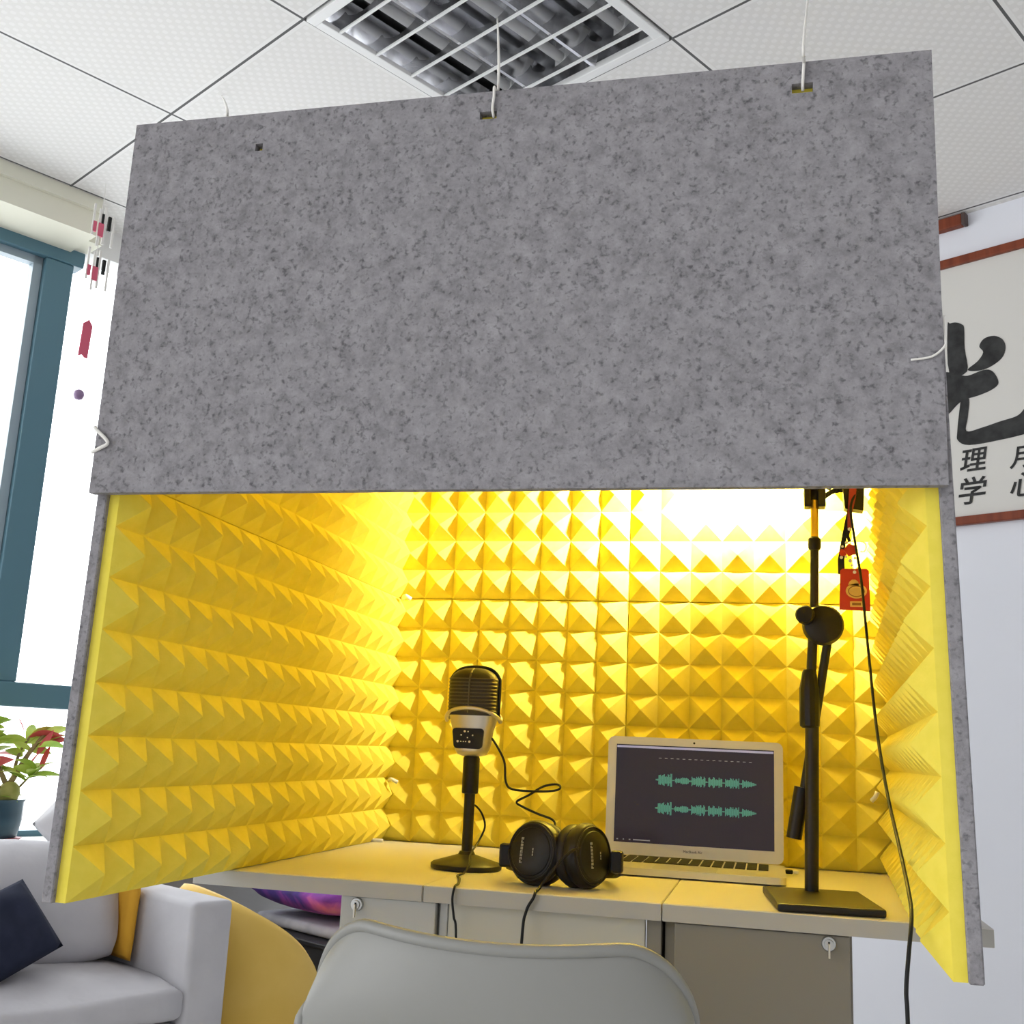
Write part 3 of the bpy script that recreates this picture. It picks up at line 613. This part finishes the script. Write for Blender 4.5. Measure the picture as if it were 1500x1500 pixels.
def flower(cx, cz, r, n, name, y=-.003):
    poly = [(r*(1-.22*abs(math.sin(n*a/2+PI/2)))*math.cos(a), r*(1-.22*abs(math.sin(n*a/2+PI/2)))*math.sin(a)) for a in [2*PI*k/40 for k in range(40)]]
    bm = bmesh.new(); prism(bm, poly, .003, axes((cx, y, cz), (1, 0, 0), (0, 0, 1))); return obj(name, bm, 'red', lc2)
f1 = flower(-.005, -.103, .0105, 5, 'plum_flower'); flower(-.0165, -.107, .0065, 5, 'plum_flower', -.001)
bm = bmesh.new()
for x, z, r in ((-.011, -.092, .0025), (-.017, -.098, .002), (-.019, -.115, .0025), (-.012, -.114, .002), (.001, -.116, .002), (-.006, -.120, .003), (-.004, -.127, .002)): lathe(bm, [(r, 0), (r, .001), (0, .0015)], 10, aim((x, -.0055, z), (0, -1, 0)))
obj('blossoms', bm, 'cream_dot', lc2)
bm = bmesh.new(); ringtube(bm, [(.012+.006*math.cos(a), -.004, -.098+.008*math.sin(a)) for a in [PI*.6-PI*1.25*k/12 for k in range(13)]], .0008, 6); obj('tassel_ring', bm, 'gold', lc2)
bm = bmesh.new(); prism(bm, [(-.0225, 0), (.0225, -.002), (.0215, .060), (.018, .063), (-.017, .063), (-.0205, .060)], .003, axes((-.0005, -.001, -.195), (1, 0, 0), (0, 0, 1))); cd = obj('card', bm, 'red', lc2)
bm = bmesh.new(); prism(bm, [(.0155*math.cos(a), .0115*math.sin(a)) for a in [2*PI*k/28 for k in range(28)]], .0006, axes((.002, -.0046, -.1665), (1, 0, 0), (0, 0, 1)))
prism(bm, [(-.012, .005), (.004, .004), (.003, .010), (-.001, .0135), (-.006, .0135), (-.010, .010)], .0006, axes((.002, -.0046, -.1625), (1, 0, 0), (0, 0, 1))); prism(bm, rrect(.019, .0085, .001), .0006, axes((.002, -.0046, -.1865), (1, 0, 0), (0, 0, 1)))
obj('gold_emblem', bm, 'gold', cd)
bm = bmesh.new(); ringtube(bm, [(.002+.0115*math.cos(a), -.0049, -.167+.008*math.sin(a)) for a in [2*PI*k/24 for k in range(25)]], .0008, 6); prism(bm, rrect(.013, .004, .0005), .0004, axes((.002, -.0053, -.1865), (1, 0, 0), (0, 0, 1))); obj('emblem_lines', bm, mat('dark_gold', (.28, .12, .02), .5), cd)
obj('eyelet', lathe(bmesh.new(), [(.0026, 0), (.0026, .001), (0, .0012)], 14, aim((0, -.0045, -.1375), (0, -1, 0))), 'cream_dot', cd)
tag(obj('power_cable', cable([(.415, .545, 1.362), (.404, .54, 1.335), (.408, .53, 1.282), (.414, .5, 1.214), (.416, .45, 1.127), (.417, .35, .999), (.419, .25, .915), (.421, .15, .858), (.419, .05, .818), (.415, .0, .801), (.408, -.03, .771), (.404, -.04, .742), (.404, -.045, .715), (.405, -.04, .6), (.41, -.02, .3), (.42, .0, .01), (.50, .05, .004)], .0021, 8, 6), 'rubber', smooth=True), 'long black cable hanging from the boom stand past the red card to the floor', 'cable')

# ------------------------------------------------------------------ chairs
gc = empty('shell_chair', (.026, .06, 0), math.radians(-2), 'grey plastic shell chair pushed up to the desk, its back to the viewer', 'chair')
def shell_bm():
    """bucket shell: profile from the back's top edge down and forward to the seat front; s along the profile, t across"""
    prof = [(-.185, .776, .178), (-.192, .757, .183), (-.194, .735, .186), (-.190, .70, .192), (-.182, .655, .195), (-.168, .60, .202), (-.150, .54, .210), (-.120, .48, .216), (-.065, .445, .220), (.02, .435, .222), (.12, .44, .222), (.19, .447, .215), (.225, .440, .195)]
    ns = len(prof); nt = 24; th = .007; bm = bmesh.new(); g = {}
    for i, (y, z, w) in enumerate(prof):
        for j in range(nt+1):
            t = math.sin((2*j/nt-1)*PI/2); back = max(0, 1-i/8)
            yy = y+.055*back*abs(t)**2.4; zz = z+.05*(1-back)**2*abs(t)**3
            if i < 4:                                         # rounded corners, a gentle dip between them
                q_ = min(1, max(0, abs(t)-.66)/.34); zt = .766-.007*max(0, math.cos(t*PI*.72))-.075*(1-math.sqrt(1-q_*q_))
                zz = zt*(1-i/4)+(.655+.0125*abs(t)**3)*(i/4); w = .186+.002*i
            g[i, j] = Vector((t*w, yy, zz))
    def nrm(i, j):
        a = g[min(i+1, ns-1), j]-g[max(i-1, 0), j]; b = g[i, min(j+1, nt)]-g[i, max(j-1, 0)]; return a.cross(b).normalized()
    f = {k: bm.verts.new(v) for k, v in g.items()}; bk_ = {k: bm.verts.new(v+nrm(*k)*th) for k, v in g.items()}
    for i in range(ns-1):
        for j in range(nt):
            bm.faces.new((f[i, j], f[i+1, j], f[i+1, j+1], f[i, j+1])); bm.faces.new((bk_[i, j], bk_[i, j+1], bk_[i+1, j+1], bk_[i+1, j]))
    rim = [(0, j) for j in range(nt+1)]+[(i, nt) for i in range(1, ns)]+[(ns-1, j) for j in range(nt-1, -1, -1)]+[(i, 0) for i in range(ns-2, 0, -1)]
    for a, b in zip(rim, rim[1:]+rim[:1]): bm.faces.new((f[a], f[b], bk_[b], bk_[a]))
    return bm, [g[r]+nrm(*r)*th*.5 for r in rim], nrm
bm, rim, _ = shell_bm()
sh = obj('shell', bm, 'chairgrey', gc, smooth=True, angle=1.2)
sb = sh.modifiers.new('round', 'SUBSURF'); sb.levels = 1; sb.render_levels = 2
bm = bmesh.new(); R_ = rim; P = spline(R_+[R_[0]], 2)
ringtube(bm, P, .0068, 8); obj('rolled_rim', bm, 'chairgrey', sh, smooth=True)
for x, y in ((-.2, -.19), (.2, -.19), (-.2, .2), (.2, .2)):
    obj('leg', ringtube(bmesh.new(), [(x*.55, y*.5+.03, .43), (x, y+.03, .0)], [.014, .010], 12), mat('chair_leg_wood', (.45, .28, .13), .5) if x < 0 and y < 0 else bpy.data.materials['chair_leg_wood'], gc, smooth=True, angle=.8)

# round yellow tub chair behind the sofa arm
tc_ = empty('tub_chair', (-.995, 1.505, 0), 0, 'yellow upholstered tub chair behind the sofa arm, under the desk end', 'armchair')
bm = bmesh.new(); n = 44; R0 = .185
rings = []
for k in range(n+1):
    a = -PI*.95+PI*1.35*k/n                                    # open towards the back of the room
    f_ = max(0, math.cos((a+PI*.72)*.62)); zt = .36+.225*f_**.8
    c, s = math.cos(a), math.sin(a); col = []
    for (r, z) in ((R0-.045, .25), (R0-.05, zt-.02), (R0-.035, zt-.002), (R0-.015, zt), (R0-.003, zt-.014), (R0+.004, zt-.06), (R0+.006, .30), (R0-.004, .12), (R0-.03, .06)): col.append(bm.verts.new((r*c, r*s, z)))
    rings.append(col)
for a, b in zip(rings, rings[1:]):
    for k in range(len(a)): bm.faces.new((a[k], b[k], b[(k+1) % len(a)], a[(k+1) % len(a)]))
bm.faces.new(rings[0]); bm.faces.new(rings[-1][::-1])
obj('tub_back', bm, 'chairyellow', tc_, smooth=True, angle=1.0)
obj('seat_cushion', lathe(bmesh.new(), [(.10, .20), (.135, .21), (.14, .27), (.13, .30), (0, .31)], 36), 'chairyellow', tc_, smooth=True)
for x, y in ((.09, .09), (-.09, .09), (.09, -.09), (-.09, -.09)): obj('leg', ringtube(bmesh.new(), [(x, y, .21), (x*1.3, y*1.3, 0)], [.014, .009], 10), 'black', tc_, smooth=True, angle=.8)

# ------------------------------------------------------------------ sofa along the window wall (local x = along the wall, y = towards the wall)
sf = empty('sofa', room(0, 0, 0), TH, 'light grey fabric sofa with square arm against the window wall', 'sofa')
def sbox(name, b, bev=.012, m='sofa', par=sf, seg=3): return obj(name, newbox(*b, bev=bev, seg=seg), m, par, smooth=True, angle=.9)
sbox('arm', (.128, .232, .30, 1.08, .06, .585), .014); sbox('arm', (-1.73, -1.62, .30, 1.08, .06, .585), .014)
sbox('base', (-1.618, .126, .315, 1.06, .06, .335), .008); sbox('back_frame', (-1.618, .126, .95, 1.09, .336, .585), .015)
def cushion(name, b, m, par, soft=.03, puff=.02):
    bm = bmesh.new(); x0, x1, y0, y1, z0, z1 = b; n = 14
    bmesh.ops.create_cube(bm, size=2); bmesh.ops.subdivide_edges(bm, edges=bm.edges[:], cuts=n, use_grid_fill=True)
    for v in bm.verts:
        x, y, z = v.co; px_, py_, pz_ = (1-abs(x)**3), (1-abs(y)**3), (1-abs(z)**3)
        sx_, sy_, sz_ = (x1-x0)/2, (y1-y0)/2, (z1-z0)/2
        def rd(v_, others): return v_*(1-.06*(max(abs(o) for o in others)**10))
        v.co = Vector(((x0+x1)/2+x*sx_-(soft*x*abs(y*z)**6), (y0+y1)/2+y*sy_*(1-.12*abs(z)**8*.5)+math.copysign(puff*.5*px_*pz_*abs(y)**3, y), (z0+z1)/2+z*sz_*(1-.10*abs(y)**10)+z*puff*px_*py_*abs(z)**3+.003*math.sin(9*x+5*y)*px_))
    return obj(name, bm, m, par, smooth=True)
cushion('seat_cushion', (-.73, .125, .300, .95, .338, .418), 'sofa', sf, puff=.028); cushion('seat_cushion', (-1.615, -.735, .300, .95, .338, .418), 'sofa', sf, puff=.028)
for x0, x1 in ((-.72, .086), (-1.53, -.73)):
    bc = cushion('back_cushion', (-(x1-x0)/2, (x1-x0)/2, -.125, .125, -.122, .122), 'sofa', sf, soft=.012, puff=.03)
    bc.location = ((x0+x1)/2, .68, .536); bc.rotation_euler = (math.radians(-14), 0, 0)
def pillow(name, loc, rot, w, h, t, m, label, cat='cushion', wr=.003, p=2.4):
    o = obj(name, pillow_bm(w, h, t, p, 20, wr=wr), m, smooth=True); o.matrix_world = Matrix.Translation(room(*loc)) @ Matrix.Rotation(TH, 4, 'Z') @ Matrix.Rotation(rot[2], 4, 'Z') @ Matrix.Rotation(rot[0], 4, 'X') @ Matrix.Rotation(rot[1], 4, 'Z')
    return tag(o, label, cat)
pillow('throw_cushion', (.107, .62, .548), (math.radians(90), 0, math.radians(90)), .22, .23, .038, 'mustard', 'mustard yellow cushion standing between sofa arm and grey back cushion', p=4)
pillow('throw_cushion', (-.255, .46, .505), (math.radians(58), math.radians(28), math.radians(-10)), .28, .17, .09, 'navy', 'dark navy cushion lying on the sofa seat at the left edge')
pillow('throw_cushion', (.20, 1.03, .695), (math.radians(80), math.radians(45), 0), .19, .19, .08, 'whitefab', 'white cushion on the sofa top beside the dark teal planter', wr=.004)

# planter on the window ledge
pt = empty('potted_plant', room(-.12, 1.27, .628), TH, 'leafy green and red plant in a dark teal trough on the window ledge', 'potted plant')
bm = bmesh.new(); lathe(bm, [(.0, .006), (.150, .006), (.160, .016), (.166, .06), (.166, .108), (.170, .116), (.158, .117), (.152, .10), (.0, .10)], 36, None, 1.55, .55); obj('trough', bm, 'planter', pt, smooth=True, angle=.6)
obj('tray', lathe(bmesh.new(), [(0, 0), (.158, 0), (.170, .012), (.160, .013), (.15, .0065), (0, .0065)], 36, None, 1.55, .55), 'redtray', pt, smooth=True, angle=.6)
obj('soil', lathe(bmesh.new(), [(0, .098), (.151, .1005), (.12, .112), (.05, .118), (0, .116)], 30, None, 1.55, .55), 'soil', pt, smooth=True)
bb = lathe(bmesh.new(), [(.012, 0), (.024, .008), (.030, .024), (.027, .042), (.016, .055), (0, .058)], 22, Matrix.Translation((.20, -.03, .108))); obj('bulb', bb, 'bulb', pt, smooth=True)
rs = random.Random(4)
stemb = bmesh.new(); leaves = bmesh.new(); reds = bmesh.new()
def leaf(bm, p, d, ln, wd, droop=.3):
    d = Vector(d).normalized(); s = d.cross(Vector((rs.uniform(-.3, .3), rs.uniform(-1, 1), .8))).normalized(); up = s.cross(d); prev = None; nseg = 7
    for k in range(nseg+1):
        t = k/nseg; w = wd*math.sin(PI*(.06+.94*t))**.8*(1-.25*t); c = Vector(p)+d*ln*t-Vector((0, 0, 1))*droop*ln*t*t
        row = [bm.verts.new(c-s*w+up*w*.3), bm.verts.new(c), bm.verts.new(c+s*w+up*w*.3)]
        if prev:
            for q in (0, 1): bm.faces.new((prev[q], prev[q+1], row[q+1], row[q]))
        prev = row
main = [((.19, -.03, .155), (.10, -.02, .33), .008), ((.20, -.03, .16), (.29, -.01, .30), .009), ((.205, -.03, .16), (.25, .0, .29), .006), ((.18, -.03, .14), (.06, -.05, .24), .005), ((.13, 0, .11), (.16, .02, .31), .004), ((.05, 0, .11), (.02, -.03, .27), .006), ((-.05, 0, .11), (-.1, 0, .30), .007), ((-.12, .01, .11), (-.15, -.02, .27), .006), ((.21, -.03, .13), (.26, -.05, .20), .004)]
for p, q, r in main:
    P = [Vector(p), (Vector(p)+Vector(q))/2+Vector((rs.uniform(-.015, .015), 0, .01)), Vector(q)]; ringtube(stemb, spline(P, 4), [r*(1-.5*i/8) for i in range(9)], 7)
    for k in range(9):
        a = rs.uniform(0, 2*PI); base = Vector(p).lerp(Vector(q), rs.uniform(.55, 1.0))
        leaf(leaves if rs.random() < .85 else reds, base, (math.cos(a), .5*math.sin(a), rs.uniform(.1, .8)), rs.uniform(.06, .12), rs.uniform(.012, .021))
for k in range(16): leaf(leaves, (rs.uniform(-.2, .22), rs.uniform(-.05, .05), .11), (rs.uniform(-.8, .8), rs.uniform(-.4, .4), rs.uniform(.2, .8)), rs.uniform(.05, .10), rs.uniform(.005, .010))
for p, d, l in (((.265, -.03, .24), (.5, -.1, 1), .08), ((.235, -.035, .19), (.5, -.1, .9), .07), ((.22, -.03, .30), (-.4, 0, .7), .05), ((.28, -.03, .20), (.3, 0, 1), .07)): leaf(reds, p, d, l, .011, 0)
obj('stems', stemb, 'stem', pt, smooth=True); obj('foliage', leaves, 'leaf', pt, smooth=True); obj('red_leaves', reds, 'leafred', pt, smooth=True)

# hanging ornament in front of the window
ho = empty('hanging_ornament', room(.062, 1.10, CEIL-.002), TH, 'paper mobile with rose red tag and purple bead hanging before the window', 'hanging ornament')
bm = bmesh.new(); ringtube(bm, [(0, 0, 0), (0.003, 0, -.44)], .0012, 6); ringtube(bm, [(.004, 0, -.56), (.004, 0, -.65)], .0010, 6); obj('string', bm, 'cord', ho)
for dz in (-.135, -.275):
    bm = bmesh.new()
    for x, w, h, o_ in ((-.022, .006, .10, .01), (-.004, .006, .12, -.01), (.012, .007, .12, .0), (.040, .006, .10, -.01)): box(bm, x-w/2, x+w/2, -.002, .002, dz-h/2+o_, dz+h/2+o_)
    obj('paper_strip', bm, 'cord', ho)
    bm = bmesh.new(); box(bm, -.022, -.012, -.004, .004, dz-.028, dz+.004); box(bm, -.006, .010, -.004, .004, dz-.038, dz+.004); obj('red_block', bm, 'pinkred', ho)
    bm = bmesh.new(); box(bm, .022, .031, -.004, .004, dz-.012, dz+.034); box(bm, .002, .008, -.0045, .0, dz+.004, dz+.035); obj('black_block', bm, 'black', ho)
bm = bmesh.new(); prism(bm, [(-.015, -.555), (-.004, -.548), (.004, -.555), (.013, -.555), (.016, -.455), (.004, -.438), (-.012, -.452)], .004, axes((0, 0, 0), (1, 0, 0), (0, 0, 1))); obj('paper_tag', bm, 'pinkred', ho)
obj('bead', lathe(bmesh.new(), [(0, -.018), (.011, -.014), (.0155, -.003), (.0135, .008), (.006, .014), (0, .016)], 16, Matrix.Translation((.004, 0, -.667))), 'purple', ho, smooth=True)

# things behind the yellow chair
cr = empty('storage_crate', room(.98, .74, 0), TH, 'black storage crate in shadow behind the yellow tub chair', 'crate')
bm = bmesh.new(); box(bm, -.30, .30, -.22, .22, 0, .012)
for b in ((-.30, -.288, -.22, .22, .012, .40), (.288, .30, -.22, .22, .012, .40), (-.288, .288, -.22, -.208, .012, .40), (-.288, .288, .208, .22, .012, .40)): box(bm, *b)
obj('body', bm, 'crate', cr); obj('lid', newbox(-.305, .305, -.225, .225, .40, .415, bev=.004), 'crate', cr)
obj('white_marks', newbox(.05, .10, -.2225, -.2205, .33, .36), 'white', cr)
tag(obj('folded_blanket', newbox(-.26, .26, -.20, .20, .416, .447, bev=.013, seg=3), 'greycloth', loc=room(.98, .74, 0), rz=TH, smooth=True), 'folded grey blanket on top of the black crate', 'blanket')
o = obj('printed_cushion', pillow_bm(.62, .42, .15, 2.6, 20, wr=.003), 'galaxy', smooth=True); o.location = room(.98, .74, .524); o.rotation_euler = (0, 0, TH)
tag(o, 'cushion with purple and pink galaxy print lying on the grey blanket', 'cushion')

# ------------------------------------------------------------------ light and camera
w = bpy.data.worlds.new('sky'); bpy.context.scene.world = w; w.use_nodes = True
N, L = w.node_tree.nodes, w.node_tree.links; bgn = N['Background']        # overcast sky, brighter on the window side
tcw = N.new('ShaderNodeTexCoord'); dt = N.new('ShaderNodeVectorMath'); dt.operation = 'DOT_PRODUCT'; L.new(tcw.outputs['Generated'], dt.inputs[0]); dt.inputs[1].default_value = (-.86, .40, .30)
mr_ = N.new('ShaderNodeMapRange'); mr_.inputs['From Min'].default_value = -.27; mr_.inputs['From Max'].default_value = 1; mr_.inputs['To Min'].default_value = .58; mr_.inputs['To Max'].default_value = 5.5; mr_.interpolation_type = 'SMOOTHSTEP'
L.new(dt.outputs['Value'], mr_.inputs['Value']); L.new(mr_.outputs['Result'], bgn.inputs['Strength']); bgn.inputs['Color'].default_value = (.965, .98, 1.0, 1)
cam = bpy.data.cameras.new('camera'); co = bpy.data.objects.new('camera', cam); C.objects.link(co)
cam.sensor_fit = 'HORIZONTAL'; cam.sensor_width = 36; cam.lens = 36*1605.47/1500; cam.clip_start = .02
yaw, pitch, roll = -.2365, .2126, .0466
F = Vector((math.sin(yaw)*math.cos(pitch), math.cos(yaw)*math.cos(pitch), math.sin(pitch))); Rr = Vector((math.cos(yaw), -math.sin(yaw), 0)); U = Rr.cross(F)
R2 = Rr*math.cos(roll)+U*math.sin(roll); U2 = -Rr*math.sin(roll)+U*math.cos(roll)
co.matrix_world = Matrix(((R2.x, U2.x, -F.x, .2819), (R2.y, U2.y, -F.y, -1.191), (R2.z, U2.z, -F.z, .945), (0, 0, 0, 1)))
s = bpy.context.scene; s.camera = co
s.view_settings.view_transform = 'Standard'; s.view_settings.look = 'None'; s.view_settings.gamma = 1; s.view_settings.use_curve_mapping = False; s.view_settings.exposure = 0
